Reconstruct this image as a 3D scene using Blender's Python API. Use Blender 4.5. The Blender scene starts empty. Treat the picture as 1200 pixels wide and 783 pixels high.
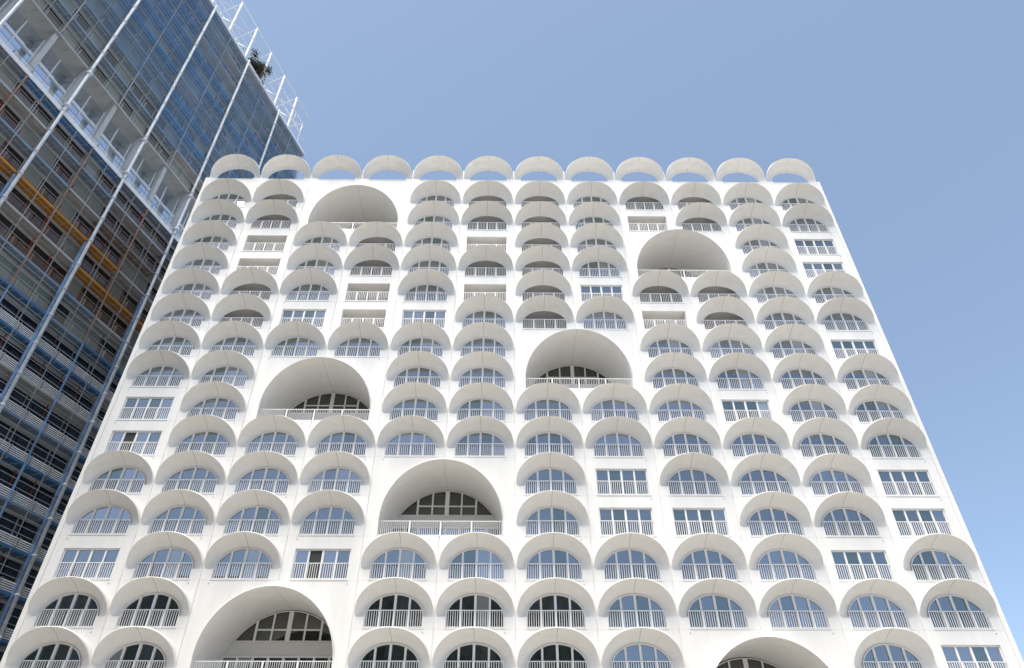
import bpy, math, random
from mathutils import Matrix, Vector
random.seed(7)
S = bpy.context.scene
C = S.collection
R = math.radians

# ------------------------------------------------------------------ helpers
class MB:
    """collects quads / ngons with material slots and becomes ONE mesh"""
    def __init__(self): self.v = []; self.f = []; self.m = []; self.s = []
    def poly(self, pts, m=0, smooth=False):
        n = len(self.v); self.v += [tuple(p) for p in pts]
        self.f.append(tuple(range(n, n + len(pts)))); self.m.append(m); self.s.append(smooth)
    def grid(self, rows, m=0, smooth=True, mfun=None, flip=False):
        n = len(self.v); w = len(rows[0])
        for r in rows: self.v += [tuple(p) for p in r]
        for i in range(len(rows) - 1):
            for j in range(w - 1):
                a = n + i * w + j
                q = (a, a + 1, a + w + 1, a + w)
                self.f.append(q[::-1] if flip else q)
                self.m.append(mfun(i, j) if mfun else m); self.s.append(smooth)
    def box(self, x0, x1, y0, y1, z0, z1, m=0):
        n = len(self.v)
        self.v += [(x, y, z) for z in (z0, z1) for y in (y0, y1) for x in (x0, x1)]
        for q in ((0, 1, 5, 4), (1, 3, 7, 5), (3, 2, 6, 7), (2, 0, 4, 6), (4, 5, 7, 6), (2, 3, 1, 0)):
            self.f.append(tuple(n + i for i in q)); self.m.append(m); self.s.append(False)
    def tube(self, a, b, r0, r1=None, seg=8, m=0, caps=True):
        r1 = r0 if r1 is None else r1
        a = Vector(a); b = Vector(b); d = (b - a).normalized()
        u = d.orthogonal().normalized(); w = d.cross(u)
        n = len(self.v)
        for p, r in ((a, r0), (b, r1)):
            for k in range(seg):
                t = 2 * math.pi * k / seg
                self.v.append(tuple(p + u * (r * math.cos(t)) + w * (r * math.sin(t))))
        for k in range(seg):
            self.f.append((n + k, n + (k + 1) % seg, n + seg + (k + 1) % seg, n + seg + k)); self.m.append(m); self.s.append(True)
        if caps:
            self.f.append(tuple(n + k for k in range(seg))[::-1]); self.m.append(m); self.s.append(False)
            self.f.append(tuple(n + seg + k for k in range(seg))); self.m.append(m); self.s.append(False)
    def add(self, o, off):
        n = len(self.v); ox, oy, oz = off
        self.v += [(x + ox, y + oy, z + oz) for x, y, z in o.v]
        self.f += [tuple(i + n for i in q) for q in o.f]; self.m += o.m; self.s += o.s
    def mesh(self, name, mats):
        me = bpy.data.meshes.new(name); me.from_pydata(self.v, [], self.f)
        for m in mats: me.materials.append(m)
        me.polygons.foreach_set('material_index', self.m)
        me.polygons.foreach_set('use_smooth', self.s)
        me.update(); return me

def link(name, me, parent=None, loc=(0, 0, 0)):
    o = bpy.data.objects.new(name, me); C.objects.link(o); o.location = loc
    if parent: o.parent = parent
    return o
def thing(name, label, cat, loc, rz=0, group=None):
    o = link(name, None, None, loc); o.rotation_euler.z = rz
    o['label'] = label; o['category'] = cat
    if group: o['group'] = group
    return o

# ------------------------------------------------------------------ materials
def mat(name, col, rough=.6, var=.0, scale=3.0, metal=0.0, spec=.4, bump=0.0, streak=False):
    m = bpy.data.materials.new(name); m.use_nodes = True
    nt = m.node_tree; b = nt.nodes['Principled BSDF']
    b.inputs['Roughness'].default_value = rough; b.inputs['Metallic'].default_value = metal
    b.inputs['Specular IOR Level'].default_value = spec
    b.inputs['Base Color'].default_value = (*col, 1)
    if var or bump:
        geo = nt.nodes.new('ShaderNodeNewGeometry')
        mp = nt.nodes.new('ShaderNodeMapping')
        mp.inputs['Scale'].default_value = (1, 1, .12) if streak else (1, 1, 1)
        nt.links.new(geo.outputs['Position'], mp.inputs['Vector'])
        n = nt.nodes.new('ShaderNodeTexNoise'); n.inputs['Scale'].default_value = scale
        n.inputs['Detail'].default_value = 6; n.inputs['Roughness'].default_value = .6
        nt.links.new(mp.outputs['Vector'], n.inputs['Vector'])
        if var:
            r = nt.nodes.new('ShaderNodeValToRGB')
            r.color_ramp.elements[0].position = .3; r.color_ramp.elements[1].position = .7
            r.color_ramp.elements[0].color = (*[c * (1 - var) for c in col], 1)
            r.color_ramp.elements[1].color = (*[min(1, c * (1 + var * .5)) for c in col], 1)
            nt.links.new(n.outputs['Fac'], r.inputs['Fac']); nt.links.new(r.outputs['Color'], b.inputs['Base Color'])
        if bump:
            bp = nt.nodes.new('ShaderNodeBump'); bp.inputs['Strength'].default_value = bump
            bp.inputs['Distance'].default_value = .02
            nt.links.new(n.outputs['Fac'], bp.inputs['Height']); nt.links.new(bp.outputs['Normal'], b.inputs['Normal'])
    return m
def glass(name, tint, inner, fac, rough=.015):
    m = bpy.data.materials.new(name); m.use_nodes = True
    nt = m.node_tree; out = nt.nodes['Material Output']; nt.nodes.remove(nt.nodes['Principled BSDF'])
    d = nt.nodes.new('ShaderNodeBsdfDiffuse'); d.inputs['Color'].default_value = (*inner, 1)
    g = nt.nodes.new('ShaderNodeBsdfGlossy'); g.inputs['Color'].default_value = (*tint, 1); g.inputs['Roughness'].default_value = rough
    fr = nt.nodes.new('ShaderNodeFresnel'); fr.inputs['IOR'].default_value = 1.5
    ma = nt.nodes.new('ShaderNodeMath'); ma.operation = 'ADD'; ma.use_clamp = True; ma.inputs[1].default_value = fac
    nt.links.new(fr.outputs[0], ma.inputs[0])
    geo = nt.nodes.new('ShaderNodeNewGeometry')
    n = nt.nodes.new('ShaderNodeTexNoise'); n.inputs['Scale'].default_value = .55; n.inputs['Detail'].default_value = 1
    nt.links.new(geo.outputs['Position'], n.inputs['Vector'])
    bp = nt.nodes.new('ShaderNodeBump'); bp.inputs['Strength'].default_value = .06; bp.inputs['Distance'].default_value = .05
    nt.links.new(n.outputs['Fac'], bp.inputs['Height']); nt.links.new(bp.outputs['Normal'], g.inputs['Normal'])
    mx = nt.nodes.new('ShaderNodeMixShader')
    nt.links.new(ma.outputs[0], mx.inputs[0]); nt.links.new(d.outputs[0], mx.inputs[1]); nt.links.new(g.outputs[0], mx.inputs[2])
    nt.links.new(mx.outputs[0], out.inputs['Surface']); return m

M = dict(
    wall=mat('white_concrete', (.80, .785, .755), .55, .09, .9, streak=True, bump=.03),
    soffit=mat('white_concrete_soffit', (.81, .793, .76), .6, .05, 1.4, bump=.04),
    joint=mat('grey_joint_sealant', (.52, .51, .49), .8),
    joint_pale=mat('pale_joint_sealant', (.70, .69, .665), .8),
    frame=mat('white_window_frame', (.80, .80, .79), .35),
    rail=mat('white_railing_paint', (.82, .81, .80), .4),
    glass=glass('window_glass', (.66, .71, .76), (.026, .032, .030), .35),
    glass_b=glass('window_glass_green', (.62, .72, .72), (.030, .040, .034), .27),
    glass_c=glass('window_glass_clear', (.70, .74, .80), (.05, .05, .048), .42),
    glass_dark=glass('fanlight_glass', (.5, .52, .52), (.03, .03, .026), .16),
    curtain=glass('curtained_glass', (.62, .68, .76), (.30, .31, .31), .30),
    open=mat('dark_room', (.05, .055, .05), .9),
    hole=mat('drain_metal', (.26, .26, .25), .5),
    beam=mat('loggia_wall', (.66, .645, .62), .7, .05, 1.2),
    t_slab=mat('balcony_concrete', (.42, .42, .43), .7, .15, .8),
    t_white=mat('white_steel', (.84, .85, .86), .4, .12, 1.5),
    t_rod=mat('galvanised_rod', (.62, .66, .70), .4, .3, 1.3),
    t_post=mat('grey_steel_post', (.40, .41, .42), .5, .15, 1.0),
    t_slat=mat('pale_railing_slat', (.54, .52, .51), .5, .12, .7),
    t_slat_blue=mat('blue_grey_railing_slat', (.36, .43, .50), .5, .12, .7),
    t_rust=mat('rust_brown_railing', (.36, .23, .18), .6, .25, .8),
    t_rod_blue=mat('blue_painted_rod', (.22, .37, .62), .4, .45, 1.6),
    t_net=None,
    t_glass=glass('tower_glass', (.42, .47, .50), (.018, .022, .022), .12),
    t_glass_navy=glass('tower_navy_glass', (.36, .46, .60), (.010, .018, .032), .07),
    t_glass_sky=glass('tower_hall_glass', (.82, .9, 1.0), (.02, .024, .026), .82),
    t_red=mat('red_frame', (.24, .05, .045), .5, .2, 1.0),
    t_green=mat('sage_panel', (.20, .24, .22), .6, .15, .6),
    t_col=mat('hall_column_concrete', (.50, .51, .50), .7, .12, .9),
    s_slate=mat('slate_blue_soffit', (.21, .30, .41), .5, .2, .5),
    s_blue=mat('bright_blue_soffit', (.06, .26, .58), .5, .2, .5),
    s_navy=mat('navy_soffit', (.06, .18, .36), .5, .2, .5),
    s_grey=mat('grey_soffit', (.42, .43, .43), .6, .15, .5),
    s_brown=mat('taupe_soffit', (.27, .22, .19), .6, .2, .5),
    s_orange=mat('orange_soffit', (.50, .22, .018), .5, .2, .6),
    paving=mat('pale_paving', (.34, .325, .30), .8, .2, .3),
    brick=mat('dark_brick', (.07, .085, .06), .8, .3, .8),
    bark=mat('bark', (.09, .06, .04), .9, .3, 4),
    leaf=mat('leaf', (.04, .05, .022), .7, .4, 2.5),
    leaf_dry=mat('russet_leaf', (.11, .06, .03), .7, .3, 2.5),
)

# ------------------------------------------------------------------ the white arched apartment building
EYE = 1.7
P, H, X0 = 4.975, 2.89488, -26.713          # bay width, storey height, first bay's centre
YW = 43.636                             # front plane of the facade
def sill(k): return 51.89 - H * k + EYE
XC = X0 + 5.5 * P
bld = thing('apartment_building', 'tall white apartment building covered in rows of projecting arched hoods', 'building', (XC, YW, 0))
EDGE = .32
def bx(j): return X0 + P * j - XC

GRID = {1: 'HLBBHLLHLLHH', 2: 'HLBBHLLHrLHH', 3: 'HrHLHrLHBBHR', 4: 'HrHLHLLHBBHR',
        5: 'HLHrHrLRLLHH', 6: 'HLRrRHLHrLHH', 7: 'HHHHHHBBHHHR', 8: 'HHBBHHBBHHHH',
        9: 'RHBBHHHHHRHH', 10: 'RHHHHHHHHHHH', 11: 'HHHHBBHRHHHR', 12: 'HHHHBBHRRHHR',
        13: 'RHHRHHHHHHRH', 14: 'HHBBHHHHHHHH', 15: 'HHBBHHHHBBHR', 16: 'HHHHHHHHBBHH'}
BIG = [(2, 1), (8, 3), (6, 7), (2, 8), (4, 11), (2, 14), (8, 15)]

A_IN, B_IN, ZS = 1.80, 1.34, .76       # inner arch half width, rise, spring line
A_OUT, B_OUT, D, W = 2.40, 1.875, 1.2, .20
RIM = .065
def hood_curves():
    th = [.05 + (math.pi / 2 - .05) * i / 22 for i in range(22)]
    e = .007
    th += [math.pi / 2 - e, math.pi / 2 + e]
    th += [math.pi - t for t in reversed(th[:22])]
    out, inn, rim = [], [], []
    for x, z, zi in ((1.80, .68, .70), (2.02, .635, .715), (2.19, .645, .725), (2.33, .69, .74)):
        out.append((x, 0, z)); inn.append((A_IN, W, zi)); rim.append((x, 0, z))
    rim[-1] = (2.345, 0, .685)
    for t in th:
        c, s = math.cos(t), math.sin(t)
        r = RIM * min(1, .25 + 1.6 * s)
        c = math.copysign(abs(c) ** (2 / 2.18), c); s = s ** (2 / 2.18)
        out.append((A_OUT * c, -D * s, ZS + B_OUT * s))
        inn.append((A_IN * math.cos(t), W, ZS + B_IN * math.sin(t)))
        rim.append(((A_OUT + r) * c, -D * s + .10 * s, ZS + (B_OUT + r) * s))
    for l in (out, inn, rim):
        l += [(-x, y, z) for x, y, z in reversed(l[:4])]
    return out, inn, rim
OUT, INN, RIMC = hood_curves()
NC = len(OUT)
MID = NC // 2 - 1
def lerp(a, b, t): return tuple(p + (q - p) * t for p, q in zip(a, b))
def hood_mb(shell=False):
    b = MB(); rows = []
    for q in range(9):                       # a cove: out along the wall first, then forward
        t = q / 8; f_ = math.pi / 2 * (1 - t)
        kr = .72 * math.sin(f_) + .28 * (1 - t); ky = .72 * (1 - math.cos(f_)) + .28 * (1 - t)
        rows.append([(i[0] + (o[0] - i[0]) * kr, i[1] + (o[1] - i[1]) * ky, i[2] + (o[2] - i[2]) * kr) for o, i in zip(OUT, INN)])
    b.grid(rows, mfun=lambda i, j: 1 if j == MID else 0)
    b.grid([RIMC, OUT], m=2, smooth=False)
    if not shell:
        b.grid([[(x, .06, z) for x, y, z in RIMC], RIMC], m=2)
    else:                               # free-standing roof arch: a full shell with its own back
        rear = []
        for (x, y, z) in INN:
            dx, dz = x, max(0, z - ZS); l = math.hypot(dx, dz) or 1
            rear.append((x + dx / l * .16, W, z + dz / l * .16))
        b.grid([rear, RIMC], m=2); b.grid([INN, rear], m=2, smooth=False)
        b.v = [(x * 1.006, y, 2.70 - (2.70 - z) * 1.09) for x, y, z in b.v]
    return b

def ring(b, loop, rect, off, m=0, ctr=(0, 1.3)):
    """flat wall panel: rectangle with an opening, front face at y=0"""
    x0, x1, z0, z1 = rect; cx, cz = ctr; ox, oz = off
    def proj(p):
        dx, dz = p[0] - cx, p[1] - cz; best = None
        for side, t in ((0, (x1 - cx) / dx if dx > 1e-9 else 9e9), (1, (z1 - cz) / dz if dz > 1e-9 else 9e9),
                        (2, (x0 - cx) / dx if dx < -1e-9 else 9e9), (3, (z0 - cz) / dz if dz < -1e-9 else 9e9)):
            if best is None or t < best[0]: best = (t, side)
        t, side = best
        return (cx + dx * t, cz + dz * t), side
    cor = {(0, 1): (x1, z1), (1, 2): (x0, z1), (2, 3): (x0, z0), (3, 0): (x1, z0)}
    n = len(loop)
    for i in range(n):
        a, c = loop[i], loop[(i + 1) % n]
        pa, sa = proj(a); pc, sc = proj(c)
        pts = [a, pa]
        s = sa
        while s != sc:
            pts.append(cor[(s, (s + 1) % 4)]); s = (s + 1) % 4
        pts += [pc, c]
        q = [pts[0]]
        for p in pts[1:]:
            if abs(p[0] - q[-1][0]) + abs(p[1] - q[-1][1]) > 1e-5: q.append(p)
        if len(q) > 2: b.poly([(p[0] + ox, 0, p[1] + oz) for p in q], m)

# opening outlines (counter-clockwise from lower right)
LOOP_H = [(A_IN, 0)] + [((o[0] + r[0]) / 2, (o[2] + r[2]) / 2) for o, r in zip(OUT, RIMC)] + [(-A_IN, 0)]
HR, ZR = 1.80, 2.0
LOOP_R = [(HR, 0), (HR, ZR), (-HR, ZR), (-HR, 0)]
RB, ZB, DBIG = 4.13, 1.0, .85
LOOP_B = [(RB, 0)] + [(RB * math.cos(math.pi * i / 64), ZB + RB * math.sin(math.pi * i / 64)) for i in range(65)] + [(-RB, 0)]

wall = MB(); GR = .04
Z0, Z1 = -.05, 2.85
hoods, windows, rails, spouts = [], [], [], []
for k in range(16, 0, -1):
    for j, c in enumerate(GRID[k]):
        o = (bx(j), sill(k)); loc = (bx(j), 0, sill(k))
        if c in 'HL': ring(wall, LOOP_H, (-P / 2 + GR, P / 2 - GR, Z0, Z1), o)
        if c in 'Rr': ring(wall, LOOP_R, (-P / 2 + GR, P / 2 - GR, Z0, Z1), o)
        if c in 'HL': hoods.append(loc)
        if c in 'HR': windows.append((c, j, k, loc))
        if c in 'HRLr': rails.append(loc)
        for sx in (-1.85, 1.85):
            rr_ = random.random()
            if (c == 'R' and (sx > 0) == (j > 5)) or (c in 'HLr' and sx > 0 and rr_ < .4) or (c == 'B' and ((j, k) in BIG and sx < 0 or (j - 1, k) in BIG and sx > 0)):
                spouts.append((loc[0] + sx, 0, loc[2] + 2.64))
for j, k in BIG:
    ring(wall, LOOP_B, (-P + GR, P - GR, Z0, Z0 + 2 * H), (bx(j) + P / 2, sill(k + 1)), ctr=(0, 2))
# jambs, sills and reveals belong to the wall
for k in range(16, 0, -1):
    for j, c in enumerate(GRID[k]):
        x, z = bx(j), sill(k)
        if c == 'B': continue
        top = .68 if c in 'HL' else ZR
        dep = W + .1 if c in 'HL' else .26
        if c in 'Lr': dep = 1.9 if c == 'r' else W
        for s in (-1, 1):
            wall.poly([(x + s * HR, 0, z), (x + s * HR, 0, z + top), (x + s * HR, dep, z + top), (x + s * HR, dep, z)])
        wall.poly([(x - HR, 0, z), (x + HR, 0, z), (x + HR, dep, z), (x - HR, dep, z)])
        wall.box(x - HR - .06, x + HR + .06, -.035, .05, z - .045, z + .012)            # thin metal sill
        if c in 'Rr':
            wall.poly([(x - HR, 0, z + ZR), (x + HR, 0, z + ZR), (x + HR, dep, z + ZR), (x - HR, dep, z + ZR)])
        if c in 'Lr':                                                                     # open loggia behind
            loggia = MB()
            y0, y1 = (W, 2.3) if c == 'L' else (.32, 2.3)
            zt = 2.3 if c == 'L' else ZR + .18
            hw = 2.2
            loggia.poly([(x - hw, y1, z - .04), (x + hw, y1, z - .04), (x + hw, y1, z + zt), (x - hw, y1, z + zt)])
            loggia.poly([(x - hw, y0, z + zt), (x + hw, y0, z + zt), (x + hw, y1, z + zt), (x - hw, y1, z + zt)])
            loggia.poly([(x - hw, y0, z - .02), (x + hw, y0, z - .02), (x + hw, y1, z - .02), (x - hw, y1, z - .02)])
            for s in (-1, 1):
                loggia.poly([(x + s * hw, y0, z), (x + s * hw, y1, z), (x + s * hw, y1, z + zt), (x + s * hw, y0, z + zt)])
            link('loggia_room', loggia.mesh('loggia_room', [M['beam']]), bld)
# parapet with the roof arches
zp0 = sill(1) + Z1; s0 = 52.735 + EYE; zp1 = s0 + .27
XL, XR = bx(0) - P / 2 - EDGE, bx(11) + P / 2 + EDGE
wall.box(XL, XR, 0, W, zp0, zp1)
for j in range(12):
    x = bx(j)
    for s in (-1, 1):
        xa, xb = sorted((x + s * A_IN, x + s * (P / 2 + (EDGE if (j, s) in ((0, -1), (11, 1)) else 0))))
        wall.box(xa, xb, 0, W, zp1, s0 + .50)
        xa, xb = sorted((x + s * 2.445, x + s * P / 2))
        wall.box(xa, xb, .02, W - .02, s0 + .50, s0 + 1.85)
    wall.box(x - A_IN, x + A_IN, -.03, W - .03, zp1, zp1 + .06)
# lower storeys under the picture, sides, back and roof
zb = sill(16) + Z0
wall.box(XL, XR, 0, .4, -.2, zb)
for a, b_ in ((XL, XL + EDGE), (XR - EDGE, XR)): wall.box(a, b_, 0, .25, zb, zp0)
wall.box(XL, XL + .03, .003, 18, -.2, zp1 - .9); wall.box(XR - .03, XR, .003, 18, -.2, zp1 - .9)
wall.box(XL + .03, XR - .03, 17.6, 18, -.2, zp1 - .9); wall.box(XL + .03, XR - .03, W + .003, 17.6, zp0 + .2, zp0 + .4)
# panel joints: vertical between bays, horizontal at floors
jt = wall
zt = zp0 + 1.2
for j in range(13):
    x = bx(0) - P / 2 + P * j
    segs = []; z = zb
    for k in range(16, 0, -1):
        inside = any(jj + 1 == j and kk <= k <= kk + 1 for jj, kk in BIG)
        if not inside: segs.append((sill(k) + Z0, sill(k) + Z1))
    segs.append((zp0, s0 + .45))
    for a, b_ in segs:                      # an open V joint between the bays
        if a == zp0: jt.box(x - .02, x + .02, -.004, .01, a, b_, 1); continue
        wall.poly([(x - GR, 0, a), (x - .012, .045, a), (x - .012, .045, b_), (x - GR, 0, b_)])
        wall.poly([(x + .012, .045, a), (x + GR, 0, a), (x + GR, 0, b_), (x + .012, .045, b_)])
        wall.poly([(x - .012, .045, a), (x + .012, .045, a), (x + .012, .045, b_), (x - .012, .045, b_)], 1)
for k in range(16, 0, -1):
    for j in range(12):
        if any(j in (jj, jj + 1) and k == kk for jj, kk in BIG): continue
        x = bx(j); z = sill(k) + Z0
        for a, b_ in ((x - 2.48, x - 1.9), (x + 1.9, x + 2.48)): jt.box(a, b_, -.004, .01, z - .012, z + .012, 1)
link('wall', wall.mesh('facade_wall', [M['wall'], M['joint_pale']]), bld)

def repeat(name, src, locs, mats, limit=100):
    """the first `limit` as parts of their own (lowest = largest in the photo), the rest as one"""
    me = src.mesh(name, mats); res = []
    for l in locs[:limit]: res.append(link(name, me, bld, l))
    if len(locs) > limit:
        r = MB()
        for l in locs[limit:]: r.add(src, l)
        o = link(name, r.mesh(name + '_rest', mats), bld); o['kind'] = 'stuff'; res.append(o)
    return res
HM = [M['soffit'], M['joint'], M['wall']]
repeat('arched_hood', hood_mb(), hoods, HM)
ra = hood_mb(True).mesh('roof_arch', HM)
for j in range(12): link('roof_arch', ra, bld, (bx(j), 0, s0))

# railings in front of the windows
def railing_mb(hw, h=1.08, step=.14, posts=(-.9, 0, .9), y=.05, bw=.017):
    b = MB()
    b.box(-hw, hw, y - .025, y + .025, h - .045, h)
    b.box(-hw, hw, y - .02, y + .02, .06, .10)
    n = int(2 * hw / step)
    for i in range(n + 1):
        x = -hw + .02 + (2 * hw - .04) * i / n
        if any(abs(x - p) < .085 for p in posts): continue
        b.box(x - bw, x + bw, y - .012, y + .012, .10, h - .045)
    for p in posts: b.box(p - .058, p + .058, y - .018, y + .03, .02, h - .045)
    return b
repeat('railing', railing_mb(A_IN), rails, [M['rail']])
sp = MB(); sp.tube((0, .02, 0), (0, -.03, -.01), .030, seg=8)
repeat('drain_spout', sp, spouts, [M['hole']])

# windows
def arch_z(x, a=A_IN, b=B_IN): return ZS + b * math.sqrt(max(0, 1 - (x / a) ** 2))
MULL = (-.90, 0, .90)
def frame_arch():
    b = MB(); y0, y1 = W - .06, W + .04
    n = 30
    def band(a0, b0, a1, b1, ya, yb):
        c0 = [(a0 * math.cos(math.pi * i / n), ZS + b0 * math.sin(math.pi * i / n)) for i in range(n + 1)]
        c1 = [(a1 * math.cos(math.pi * i / n), ZS + b1 * math.sin(math.pi * i / n)) for i in range(n + 1)]
        b.grid([[(x, ya, z) for x, z in c0], [(x, ya, z) for x, z in c1]], smooth=False)
        b.grid([[(x, ya, z) for x, z in c1], [(x, yb, z) for x, z in c1]])
    band(A_IN - .005, B_IN - .005, A_IN - .075, B_IN - .075, y0, y1)
    for s in (-1, 1):
        b.box(*sorted((s * A_IN - s * .075, s * A_IN - s * .004)), y0, y1, .03, ZS)
    b.box(-A_IN + .08, A_IN - .08, y0, y1, .03, .10)
    for x in MULL:
        w_ = .075 if x == 0 else .062
        b.box(x - w_, x + w_, y0 - .004, y1, .10, min(arch_z(x - w_), arch_z(x + w_)) - .05)
    return b
def pane_arch(var, dark=None, light=None):
    b = MB(); rnd = random.Random(var); base = (0, 3, 0, 4, 0, 3, 0, 0, 4)[var]
    e = [-A_IN + .06] + list(MULL) + [A_IN - .06]
    for i in range(4):
        xa, xb = e[i], e[i + 1]; t = rnd.uniform(-.004, .004); u = rnd.uniform(-.004, .004)
        pts = [(xa, .06), (xb, .06)] + [(xb + (xa - xb) * q / 8, arch_z((xb + (xa - xb) * q / 8), A_IN - .03, B_IN - .03)) for q in range(9)]
        m = 1 if light == i else 2 if dark == i else rnd.choice((0, 0, 3, 4) if rnd.random() < .35 else (base,))
        b.poly([(x, W + .02 + (x - xa) * t + (z - 1) * u + .006, z) for x, z in pts], m)
    return b
def frame_rect():
    b = MB(); y0, y1 = .11, .20
    b.box(-HR + .004, -HR + .08, y0, y1, .02, ZR - .004); b.box(HR - .08, HR - .004, y0, y1, .02, ZR - .004)
    b.box(-HR + .08, HR - .08, y0, y1, .02, .10); b.box(-HR + .08, HR - .08, y0, y1, ZR - .085, ZR - .004)
    for x in MULL:
        w_ = .07 if x == 0 else .055
        b.box(x - w_, x + w_, y0 - .004, y1, .10, ZR - .085)
    return b
def pane_rect(var, dark=None, light=None):
    b = MB(); rnd = random.Random(50 + var); base = (0, 0, 3, 4, 0, 3)[var]
    e = [-HR + .06] + list(MULL) + [HR - .06]
    for i in range(4):
        xa, xb = e[i], e[i + 1]; t = rnd.uniform(-.004, .004); u = rnd.uniform(-.004, .004)
        m = 1 if light == i else 2 if dark == i else rnd.choice((0, 0, 3, 4) if rnd.random() < .35 else (base,))
        b.poly([(x, .18 + (x - xa) * t + (z - 1) * u, z) for x, z in ((xa, .06), (xb, .06), (xb, ZR - .03), (xa, ZR - .03))], m)
    return b
fa, fr = frame_arch(), frame_rect()
fam, frm = fa.mesh('arched_window', [M['frame']]), fr.mesh('rectangular_window', [M['frame']])
GM = [M['glass'], M['curtain'], M['open'], M['glass_b'], M['glass_c']]
pa = [pane_arch(i, light=(2 if i == 7 else 0 if i == 8 else None)) for i in range(9)]
pr = [pane_rect(i, light=(3 if i == 5 else None)) for i in range(6)]
pam = [p.mesh('pane', GM) for p in pa]; prm = [p.mesh('pane', GM) for p in pr]
rnd = random.Random(3)
rest_f, rest_p, cnt = MB(), MB(), 0
for c, j, k, loc in windows:
    v = rnd.randrange(7) if rnd.random() < .80 else 7 + rnd.randrange(2)
    if c == 'R':
        v = rnd.randrange(5)
        if (j, k) == (9, 9): v = 5
        o = link('rectangular_window', frm, bld, loc)
        if (j, k) in ((3, 13), (0, 10)):
            link('pane', pane_rect(3, dark=1).mesh('pane', GM), o); o['label'] = 'rectangular window with its second panel standing open'
        else: link('pane', prm[v], o)
        continue
    if cnt < 100:
        o = link('arched_window', fam, bld, loc)
        link('pane', pam[v], o); cnt += 1
    else:
        rest_f.add(fa, loc); rest_p.add(pa[v], loc)
if rest_f.v:
    o = link('arched_window', rest_f.mesh('arched_window_rest', [M['frame']]), bld); o['kind'] = 'stuff'
    q = link('pane', rest_p.mesh('pane_rest', GM), o); q['kind'] = 'stuff'

# the seven two-storey arches
DB = 4.25
def vault_mb():
    b = MB()
    n = 48; th = [math.pi * i / n for i in range(n + 1)]
    th = th[:n // 2] + [math.pi / 2 - .0035, math.pi / 2 + .0035] + th[n // 2 + 1:]
    prof = [(RB, 0)] + [(RB * math.cos(t), ZB + RB * math.sin(t)) for t in th] + [(-RB, 0)]
    mid = len(prof) // 2 - 1
    fy = lambda z: -DBIG * max(0, z - ZB) / RB
    rows = [[(x * (1 - .012 * u), fy(z) + (DB - fy(z)) * u, z) for x, z in prof] for u in (0, .012, .3, .65, 1)]
    b.grid(rows, mfun=lambda i, j: 1 if j == mid else 0)
    # fine cross joint low on the left
    b.poly([(-RB, 0, -.02), (RB, 0, -.02), (RB, DB, -.02), (-RB, DB, -.02)], 2)
    # raised rim round the mouth
    rin = [(x, fy(z) - .03, z) for x, z in prof]
    ro = [((RB + .07) * math.copysign(1, x) if z < ZB else x * (RB + .07) / RB, fy(z) + (.05 if z > ZB else -.02), z if z < ZB else ZB + (z - ZB) * (RB + .07) / RB) for x, z in prof]
    b.grid([ro, rin], m=2, smooth=False); b.grid([rin, rows[0]], m=2)
    b.grid([[(x, .06, z) for x, y, z in ro], ro], m=2)
    return b
def bigfan_mb():
    """white bars of the fanlight and of the doors below it, on the back wall"""
    f, g = MB(), MB(); y = DB - .12
    rr = RB * .988 - .02
    zc = 3.12
    hx = math.sqrt(rr ** 2 - (zc - ZB) ** 2)
    ctop = lambda x: ZB + math.sqrt(max(0, rr ** 2 - x * x))
    n = 40
    arc = [(-hx + 2 * hx * i / n, ctop(-hx + 2 * hx * i / n)) for i in range(n + 1)]
    g.poly([(-hx, y + .06, zc), (hx, y + .06, zc)] + [(x, y + .06, z) for x, z in reversed(arc)])
    f.grid([[(x, y - .02, z) for x, z in arc], [(x * .985, y - .02, max(zc, z - .06)) for x, z in arc]], smooth=False, flip=True)
    for x, w_ in ((0, .15), (-1.08, .055), (1.08, .055), (-2.15, .07), (2.15, .07)):
        f.box(x - w_, x + w_, y - .03, y + .05, zc, min(ctop(x - w_), ctop(x + w_)) - .01)
    for a, c in ((-2.08, -1.135), (-1.025, -.15), (.15, 1.025), (1.135, 2.08)):
        f.box(a, c, y - .028, y + .05, zc + .68, zc + .77)
    f.box(-hx, hx, y - .025, y + .05, zc - .04, zc + .05)
    # doors
    e = [-3.95 + 7.9 * i / 8 for i in range(9)]
    g.poly([(-4.0, y + .06, .02), (4.0, y + .06, .02), (4.0, y + .06, 2.2), (-4.0, y + .06, 2.2)], 1)
    for i, x in enumerate(e): f.box(x - .075, x + .075, y - .03, y + .05, .02, 2.14)
    f.box(-4.03, 4.03, y - .035, y + .05, 2.14, 2.28)
    f.box(-4.03, 4.03, y - .025, y + .05, -.01, .10)
    bm_ = MB()
    rb2 = RB * .988
    pts = [(-rb2 * .999, 0), (rb2 * .999, 0), (rb2 * .999, ZB)] + [(rb2 * math.cos(t), ZB + rb2 * math.sin(t)) for t in [math.pi * i / 60 for i in range(1, 60)]] + [(-rb2 * .999, ZB)]
    bm_.poly([(x, DB - .02, z) for x, z in pts])
    # beam stands proud between doors and fanlight
    hb = math.sqrt(rr ** 2 - (zc - ZB) ** 2) + .35
    bm_.box(-3.8, 3.8, y - .10, DB - .03, 2.285, zc - .045)
    return f, g, bm_
vm = vault_mb().mesh('arched_loggia', [M['soffit'], M['joint'], M['wall']])
ff, gg, bb = bigfan_mb()
ffm = ff.mesh('loggia_window', [M['frame']]); ggm = gg.mesh('pane', [M['glass_dark'], M['glass']]); bbm = bb.mesh('back_wall', [M['beam']])
rbm = railing_mb(RB - .03, 1.10, .13, tuple(-RB + 2 * RB * i / 4 for i in range(1, 4)), .22, .012)
rbm.box(-RB + .01, RB - .01, .01, .35, -.015, .05)
rbmm = rbm.mesh('balcony_railing', [M['rail']])
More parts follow.
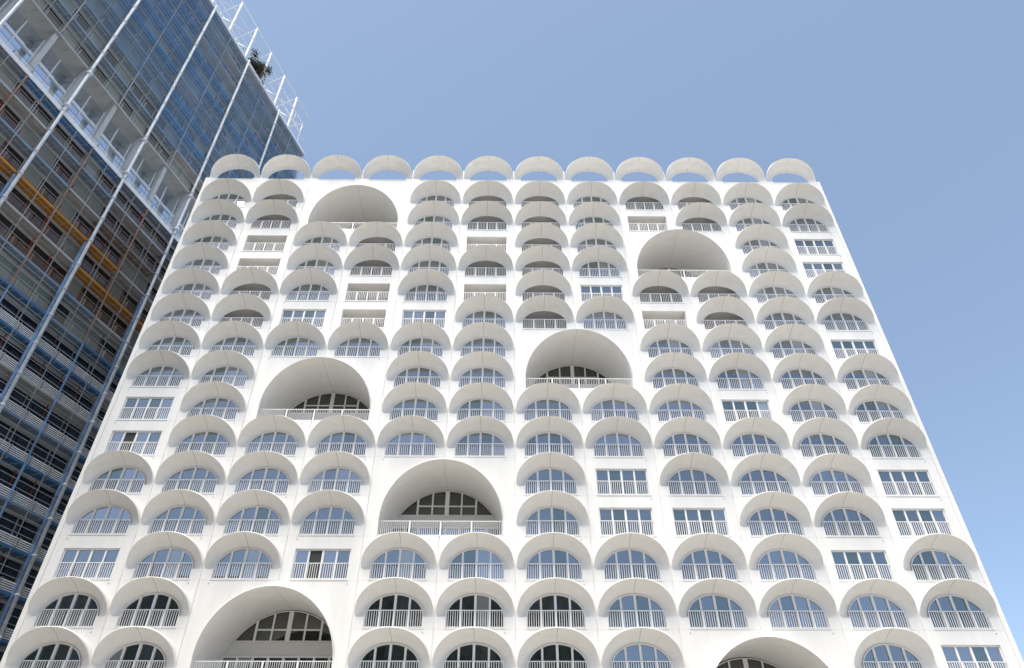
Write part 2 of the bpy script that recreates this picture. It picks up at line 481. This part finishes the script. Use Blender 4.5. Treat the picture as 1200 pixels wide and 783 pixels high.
for j, k in BIG:
    l = (bx(j) + P / 2, 0, sill(k + 1))
    o = link('arched_loggia', vm, bld, l)
    link('back_wall', bbm, o)
    w_ = link('loggia_window', ffm, bld, l); link('pane', ggm, w_)
    link('balcony_railing', rbmm, bld, l)

# ------------------------------------------------------------------ the tower with open steel balconies
TH = R(15.2); Q = 50.0
tow = thing('balcony_tower', 'dark high-rise tower wrapped in continuous steel balconies with blue and orange undersides', 'tower',
            (-Q * math.cos(TH), Q * math.sin(TH), 0), math.pi / 2 - TH)
SA, SB = 9.6, 58.6
BAYS = [9.6, 17.75, 25.6, 33.8, 41.9, 50.3, 58.6]
LV = []                                   # slab undersides, from roof down
for k in range(10): LV.append(90.5 - k * (90.5 - 62.3) / 9 + EYE)
LV.append(55.4 + EYE)
for k in range(1, 18): LV.append(55.4 - 3.02 * k + EYE)
SLOT = ['s_slate', 's_blue', 's_navy', 's_grey', 's_brown', 's_orange']
rt = random.Random(11)
DEP = 1.0
for i, z in enumerate(LV):
    k = i - 10                            # storeys below the tall hall
    top = z + .15
    sb = MB(); sb.box(SA, SB, 0, DEP + (1.3 if i == 9 else 0), z, top)
    if i == 10: sb.box(SA, SB, -.06, .0, z - .1, top + .25)
    slab = link('balcony_slab', sb.mesh('balcony_slab', [M['t_white'] if i in (0, 10) else M['t_slab']]), tow)
    # painted underside, run by run
    so = MB()
    for b_ in range(6):
        for h in range(2):
            a = BAYS[b_] + (BAYS[b_ + 1] - BAYS[b_]) * h / 2; c = BAYS[b_] + (BAYS[b_ + 1] - BAYS[b_]) * (h + 1) / 2
            if h == 0 or rt.random() < .15:
                r = rt.random()
                if k > 8: m = 2 if r < .8 else 0
                elif k > 4: m = (2 if r < .3 else 0 if r < .6 else 3 if r < .85 else 4)
                elif k > 0: m = (3 if r < .55 else 4 if r < .8 else 0)
                else: m = (0 if r < .55 else 3 if r < .7 else 1)
            mm = m
            if i == 9: mm = 3
            if k == 3 and 17 < a < 34: mm = 5
            if k == 4 and 30 < a < 59: mm = 5
            if k == 4 and a < 30: mm = 3
            if k == 2 and a < 26: mm = 0
            if k == 5: mm = 0 if a < 34 else 3
            if k == 6 and a > 34: mm = 2
            if i == 4 and a > 33: mm = 1
            if 0 < i < 9 and a < 26 and mm == 3 and i > 5: mm = 0
            if i == 3 and a > 45: mm = 1
            if i in (4, 5) and 17 < a < 30: mm = 1
            so.box(a + .01, c - .01, .10, DEP - .04 + (1.3 if i == 9 else 0), z - .035, z - .004, mm)
            so.box(a, c, -.03, -.004, z - .05, top + .02, mm)
            for q in range(4):            # underside ribs between boards
                xx = a + (c - a) * (q + .5) / 4
                so.box(xx - .03, xx + .03, .06, DEP - .1, z - .09, z - .036, 3)
    if k in (3, 4): slab['label'] = 'balcony floor with a run of orange underside'
    link('balcony_soffit', so.mesh('balcony_soffit', [M[s] for s in SLOT]), slab)
    if i == 0: continue
    # balustrade: close slats below, a top rail above, brackets between modules
    ba = MB(); n = 24
    for e in range(n):
        a = SA + (SB - SA) * e / n; c = SA + (SB - SA) * (e + 1) / n
        j0 = rt.uniform(0, .02)
        for q in range(5):
            zq = top + .06 + q * .155; hq = .10 if k > 6 or i == 10 else .055
            ba.poly([(a + .07, -.02, zq), (c - .07, -.02, zq), (c - .07, .045, zq + hq), (a + .07, .045, zq + hq)])
            ba.poly([(a + .07, -.02, zq), (c - .07, -.02, zq), (c - .07, .0, zq - .02), (a + .07, .0, zq - .02)])
        ba.box(a + .03, a + .09, -.02, .25, top - .2, top + .85, 1)
    ba.box(SA, SB, .10, .15, top + 1.08, top + 1.13, 1)
    for zz in (top + 1.55, top + 2.2):
        if i != 10: ba.box(SA, SB, -.165, -.13, zz, zz + .04, 1)
    link('balustrade', ba.mesh('balustrade', [M['t_white'] if i == 10 or k > 6 else M['t_slat_blue'] if i < 9 else M['t_rust'] if 2 <= k <= 5 else M['t_slat'], M['t_rust'] if 1 <= k <= 5 else M['t_post']]), tow)  # lower storeys' slats get whiter paint in place of light falling on them
    # glazing between this slab and the one above
    zt = LV[i - 1]; tall = (i == 10)
    yg = DEP + (.85 if tall else 0)
    gl = MB()
    gl.poly([(SA, yg + .06, top), (SB, yg + .06, top), (SB, yg + .06, zt), (SA, yg + .06, zt)])
    gb = link('glazing_band', gl.mesh('glazing_band', [M['t_glass_sky'] if tall else M['t_glass_navy'] if k > 6 else M['t_glass']]), tow)
    fm = MB()
    for e in range(25):
        x = SA + (SB - SA) * e / 24
        r = rt.random()
        m = (1 if r < .30 and -1 < k < 16 else 2 if r < .45 else 0)
        w_ = .05
        fm.box(x - w_, x + w_, yg - .03, yg + .05, top, zt - .04, 3 if tall else m)
        if not tall and e < 24 and rt.random() < (.33 if k < 7 else .06):           # sage blind panels
            fm.box(x + .12, x + 1.95, yg + .01, yg + .04, top + .05, zt - .10, 2)
    if tall:
        fm.box(SA, SB, yg - .08, yg + .04, top + 3.9, top + 4.15, 3); fm.box(SA, SB, yg - .05, yg + .04, top + .0, top + .5, 3)
    else: fm.box(SA, SB, yg - .02, yg + .05, zt - .36, zt - .05, 0)
    link('glazing_frame', fm.mesh('glazing_frame', [M['t_post'], M['t_red'], M['t_green'], M['t_white']]), gb)
# uprights: wide columns in the tall hall, thin posts every half bay, pale rods every bay
ztop, zhall0, zhall1 = LV[0], LV[10] + .24, LV[9]
for b_ in range(6):
    for h in (0, .5):
        x = BAYS[b_] + (BAYS[b_ + 1] - BAYS[b_]) * h
        cm = MB(); cm.box(x - .23, x + .23, .25, .7, zhall0, zhall1 - .04)
        link('hall_column', cm.mesh('hall_column', [M['t_col']]), tow)
for b_ in range(6):
    x = (BAYS[b_] + BAYS[b_ + 1]) / 2
    pm = MB()
    pm.box(x - .06, x + .06, -.10, .02, .1, LV[16], 1); pm.box(x - .06, x + .06, -.10, .02, LV[16], zhall0 - .3, 2); pm.box(x - .05, x + .05, -.10, .02, zhall1, ztop)
    link('thin_post', pm.mesh('thin_post', [M['t_post'], M['t_rod_blue'], M['t_rust']]), tow)
for b_ in range(1, 6):
    x = BAYS[b_]
    rm = MB(); rm.tube((x, -.22, .1), (x, -.22, ztop + .6), .15, seg=10)
    for z in LV[1:]: rm.tube((x, -.22, z), (x, -.22, z + .2), .20, seg=10); rm.box(x - .05, x + .05, -.2, .05, z + .06, z + .16)
    for z in (zhall0 + .6, zhall1 - .6): rm.tube((x, -.22, z - .15), (x, -.22, z + .15), .30, seg=10)
    link('steel_rod', rm.mesh('steel_rod', [M['t_rod']]), tow)
    fn = MB(); fn.box(x - .34, x - .17, -.12, .02, .1, LV[13] - .3)
    link('blue_fin', fn.mesh('blue_fin', [M['t_rod_blue']]), tow)
# fine hangers between the posts on the upper storeys
for b_ in range(6):
    for h in (.25, .75):
        x = BAYS[b_] + (BAYS[b_ + 1] - BAYS[b_]) * h
        hm = MB(); hm.box(x - .022, x + .022, -.06, -.035, zhall1, ztop); hm.box(x - .03, x + .03, -.06, -.035, .1, zhall0 - .4)
        link('hanger', hm.mesh('hanger', [M['t_post']]), tow)
# blue safety net stretched over the upper right storeys
nm = bpy.data.materials.new('blue_safety_net'); nm.use_nodes = True
t_ = nm.node_tree; t_.nodes.remove(t_.nodes['Principled BSDF'])
df = t_.nodes.new('ShaderNodeBsdfDiffuse'); df.inputs['Color'].default_value = (.27, .44, .66, 1)
tl = t_.nodes.new('ShaderNodeBsdfTranslucent'); tl.inputs['Color'].default_value = (.27, .44, .66, 1)
tp = t_.nodes.new('ShaderNodeBsdfTransparent'); ad = t_.nodes.new('ShaderNodeMixShader'); mx = t_.nodes.new('ShaderNodeMixShader')
ng = t_.nodes.new('ShaderNodeNewGeometry'); nn = t_.nodes.new('ShaderNodeTexNoise'); nn.inputs['Scale'].default_value = .18
nr = t_.nodes.new('ShaderNodeMapRange'); nr.inputs['From Min'].default_value = .35; nr.inputs['From Max'].default_value = .65
nr.inputs['To Min'].default_value = .16; nr.inputs['To Max'].default_value = .42
t_.links.new(ng.outputs['Position'], nn.inputs['Vector']); t_.links.new(nn.outputs['Fac'], nr.inputs['Value'])
t_.links.new(nr.outputs[0], mx.inputs[0])
t_.links.new(df.outputs[0], ad.inputs[1]); t_.links.new(tl.outputs[0], ad.inputs[2])
t_.links.new(tp.outputs[0], mx.inputs[1]); t_.links.new(ad.outputs[0], mx.inputs[2])
t_.links.new(mx.outputs[0], t_.nodes['Material Output'].inputs['Surface'])
for b_ in range(1, 6):
    nb = MB(); x0, x1 = BAYS[b_] + .2, BAYS[b_ + 1] - .2
    zl = LV[7] if b_ < 3 else LV[8]
    rows = [[(x0 + (x1 - x0) * q / 8, -.13 + .03 * math.sin(q * 1.7 + w__), zl + (ztop - zl) * w__ / 10) for q in range(9)] for w__ in range(11)]
    nb.grid(rows)
    link('safety_net', nb.mesh('safety_net', [nm]), tow)
# the mass behind
cr = MB(); cr.box(SA, SB - .02, DEP + 1.6, 26, 0, ztop - .2); cr.box(SB - 1.0, SB - .03, .4, 26, 0, ztop - .1)
link('core_wall', cr.mesh('core_wall', [M['t_slab']]), tow)
pr_ = MB(); pr_.box(SA, SB, -.05, .25, ztop + .24, ztop + .75)
link('roof_parapet', pr_.mesh('roof_parapet', [M['t_white']]), tow)
# screen frame on the roof
zr0, zr1 = 90.6 + EYE, 98.95 + EYE
xs = [25.25 + 4.0 * i for i in range(8)]
for x in xs:
    m = MB(); m.box(x - .12, x + .12, -.10, .14, zr0, zr1)
    link('roof_post', m.mesh('roof_post', [M['t_white']]), tow)
for x in xs:
    m = MB(); m.box(x - .06, x + .06, 3.2, 3.32, zr0, zr1 - 1.2); m.tube((x, 0, zr0 + 2.6), (x, 3.26, zr1 - 2.2), .07); m.tube((x, 0, zr1 - .1), (x, 3.26, zr1 - 1.2), .05); m.tube((x + .1, .02, zr0 + 2.6), (x + 3.9, .02, zr0 + 5.4), .04)
    link('roof_brace', m.mesh('roof_brace', [M['t_white']]), tow)
for y, z, r in ((0, zr1 - .05, .07), (0, zr0 + 2.6, .05), (0, zr0 + 5.4, .04), (3.26, zr1 - 1.2, .06), (3.26, zr1 - 4.0, .055)):
    m = MB(); m.tube((xs[0], y, z), (SB - 1.2, y, z), r, seg=6)
    link('roof_rail', m.mesh('roof_rail', [M['t_white']]), tow)
m = MB()
for z in (zr0 + 3.4, zr0 + 5.6):
    m.tube((50.5, 0.2, z), (56.6, .2, z + .05), .08); 
m.tube((56.4, .2, zr0), (56.4, .2, zr0 + 5.8), .07); m.tube((54.2, .2, zr0 + 3.4), (54.2, .2, zr0 + 5.6), .05)
m.tube((56.4, .2, zr0 + 5.7), (56.4, 3, zr0 + 5.7), .05)
link('roof_gantry', m.mesh('roof_gantry', [M['t_white']]), tow)

# ------------------------------------------------------------------ tree on that roof
def at_tower(s, y, z):
    c, sn = math.cos(math.pi / 2 - TH), math.sin(math.pi / 2 - TH)
    bxx, byy = -Q * math.cos(TH), Q * math.sin(TH)
    return (bxx + s * c - y * sn, byy + s * sn + y * c, z)
tr = thing('roof_tree', 'small dark shrub-like tree growing on the tower roof behind the white posts', 'tree', at_tower(44.1, 1.3, ztop + .24))
tk = MB(); tk.tube((0, 0, 0), (.1, .05, 1.6), .12, .08); tk.tube((.1, .05, 1.5), (.5, .1, 3.0), .07, .03)
tk.tube((.1, .05, 1.5), (-.5, -.1, 2.8), .06, .03)
link('trunk', tk.mesh('trunk', [M['bark']]), tr)
cr = MB(); rc = random.Random(5)
clumps = [(rc.gauss(0, .95), rc.gauss(0, .8), 1.9 + rc.gauss(0, .85), rc.uniform(.4, .75)) for _ in range(36)]
for x, y, z, r in clumps:
    for _ in range(170):
        d = Vector((rc.gauss(0, .62), rc.gauss(0, .62), rc.gauss(0, .55))) * r
        p = Vector((x, y, max(.5, z))) + d
        u = Vector((rc.gauss(0, 1), rc.gauss(0, 1), rc.gauss(0, 1))).normalized(); w_ = u.orthogonal().normalized()
        s = rc.uniform(.06, .13)
        cr.poly([p - u * s * 1.6, p + w_ * s * .7, p + u * s * 1.6, p - w_ * s * .7], 1 if rc.random() < .25 else 0)
link('crown', cr.mesh('crown', [M['leaf'], M['leaf_dry']]), tr)

# ------------------------------------------------------------------ what the lower windows mirror
off = thing('office_block', 'long dark brick office block across the street, mirrored in the lowest windows', 'building', (-40, -27, 0))
ow = MB(); ow.box(-50, 55.5, -14, 0, 0, 37.5); ow.box(-20, 10, -12, -3, 37.5, 40.2)
link('wall', ow.mesh('office_wall', [M['brick']]), off)
wr = MB()
for k in range(10):
    for i in range(34):
        x = -48.6 + i * 3.0
        wr.box(x, x + 1.7, -.02, .06, 1.6 + k * 3.6, 3.7 + k * 3.6)
o = link('window', wr.mesh('office_window', [M['t_glass']]), off); o['kind'] = 'stuff'

g = MB(); g.poly([(-1500, -1500, 0), (1500, -1500, 0), (1500, 1500, 0), (-1500, 1500, 0)])
go = link('ground', g.mesh('ground', [M['paving']])); go['kind'] = 'structure'

# ------------------------------------------------------------------ sky, sun, camera
SUN_EL, SUN_AZ = R(64), R(212)
w = bpy.data.worlds.new('World'); S.world = w; w.use_nodes = True
nt = w.node_tree; bg = nt.nodes['Background']
sky = nt.nodes.new('ShaderNodeTexSky'); sky.sky_type = 'NISHITA'; sky.sun_disc = False
sky.sun_elevation = SUN_EL; sky.sun_rotation = SUN_AZ
sky.air_density = .6; sky.dust_density = 1.2; sky.ozone_density = 1.0; sky.altitude = 0
hs = nt.nodes.new('ShaderNodeHueSaturation'); hs.inputs['Saturation'].default_value = .9; hs.inputs['Hue'].default_value = .488
hz = nt.nodes.new('ShaderNodeMix'); hz.data_type = 'RGBA'; hz.inputs[0].default_value = .5   # thin even haze
hz.inputs[7].default_value = (1.12, 1.53, 2.30, 1)
nt.links.new(sky.outputs['Color'], hs.inputs['Color']); nt.links.new(hs.outputs['Color'], hz.inputs[6]); nt.links.new(hz.outputs[2], bg.inputs['Color'])
bg.inputs['Strength'].default_value = .115
L = bpy.data.lights.new('sun', 'SUN'); L.energy = 2.15; L.angle = R(40); L.color = (1, .935, .82)
lo = bpy.data.objects.new('sun', L); C.objects.link(lo)
d = Vector((math.sin(SUN_AZ) * math.cos(SUN_EL), math.cos(SUN_AZ) * math.cos(SUN_EL), math.sin(SUN_EL)))
lo.rotation_euler = d.to_track_quat('Z', 'Y').to_euler(); lo.location = (0, 0, 120)

cam = bpy.data.cameras.new('camera'); cam.sensor_width = 36; cam.lens = 24.0; cam.clip_end = 5000; cam.clip_start = .1
co = bpy.data.objects.new('camera', cam); C.objects.link(co); S.camera = co
phi, psi, rho = .66177, .010395, -.0010308
f = Vector((math.sin(psi) * math.cos(phi), math.cos(psi) * math.cos(phi), math.sin(phi)))
r = Vector((math.cos(psi), -math.sin(psi), 0)); u = r.cross(f)
r2 = math.cos(rho) * r + math.sin(rho) * u; u2 = -math.sin(rho) * r + math.cos(rho) * u
co.matrix_world = Matrix(((r2.x, u2.x, -f.x, 0), (r2.y, u2.y, -f.y, 0), (r2.z, u2.z, -f.z, EYE), (0, 0, 0, 1)))

S.render.engine = 'CYCLES'
vs = S.view_settings; vs.view_transform = 'Standard'; vs.look = 'None'; vs.exposure = 1.44; vs.gamma = 1; vs.use_curve_mapping = False
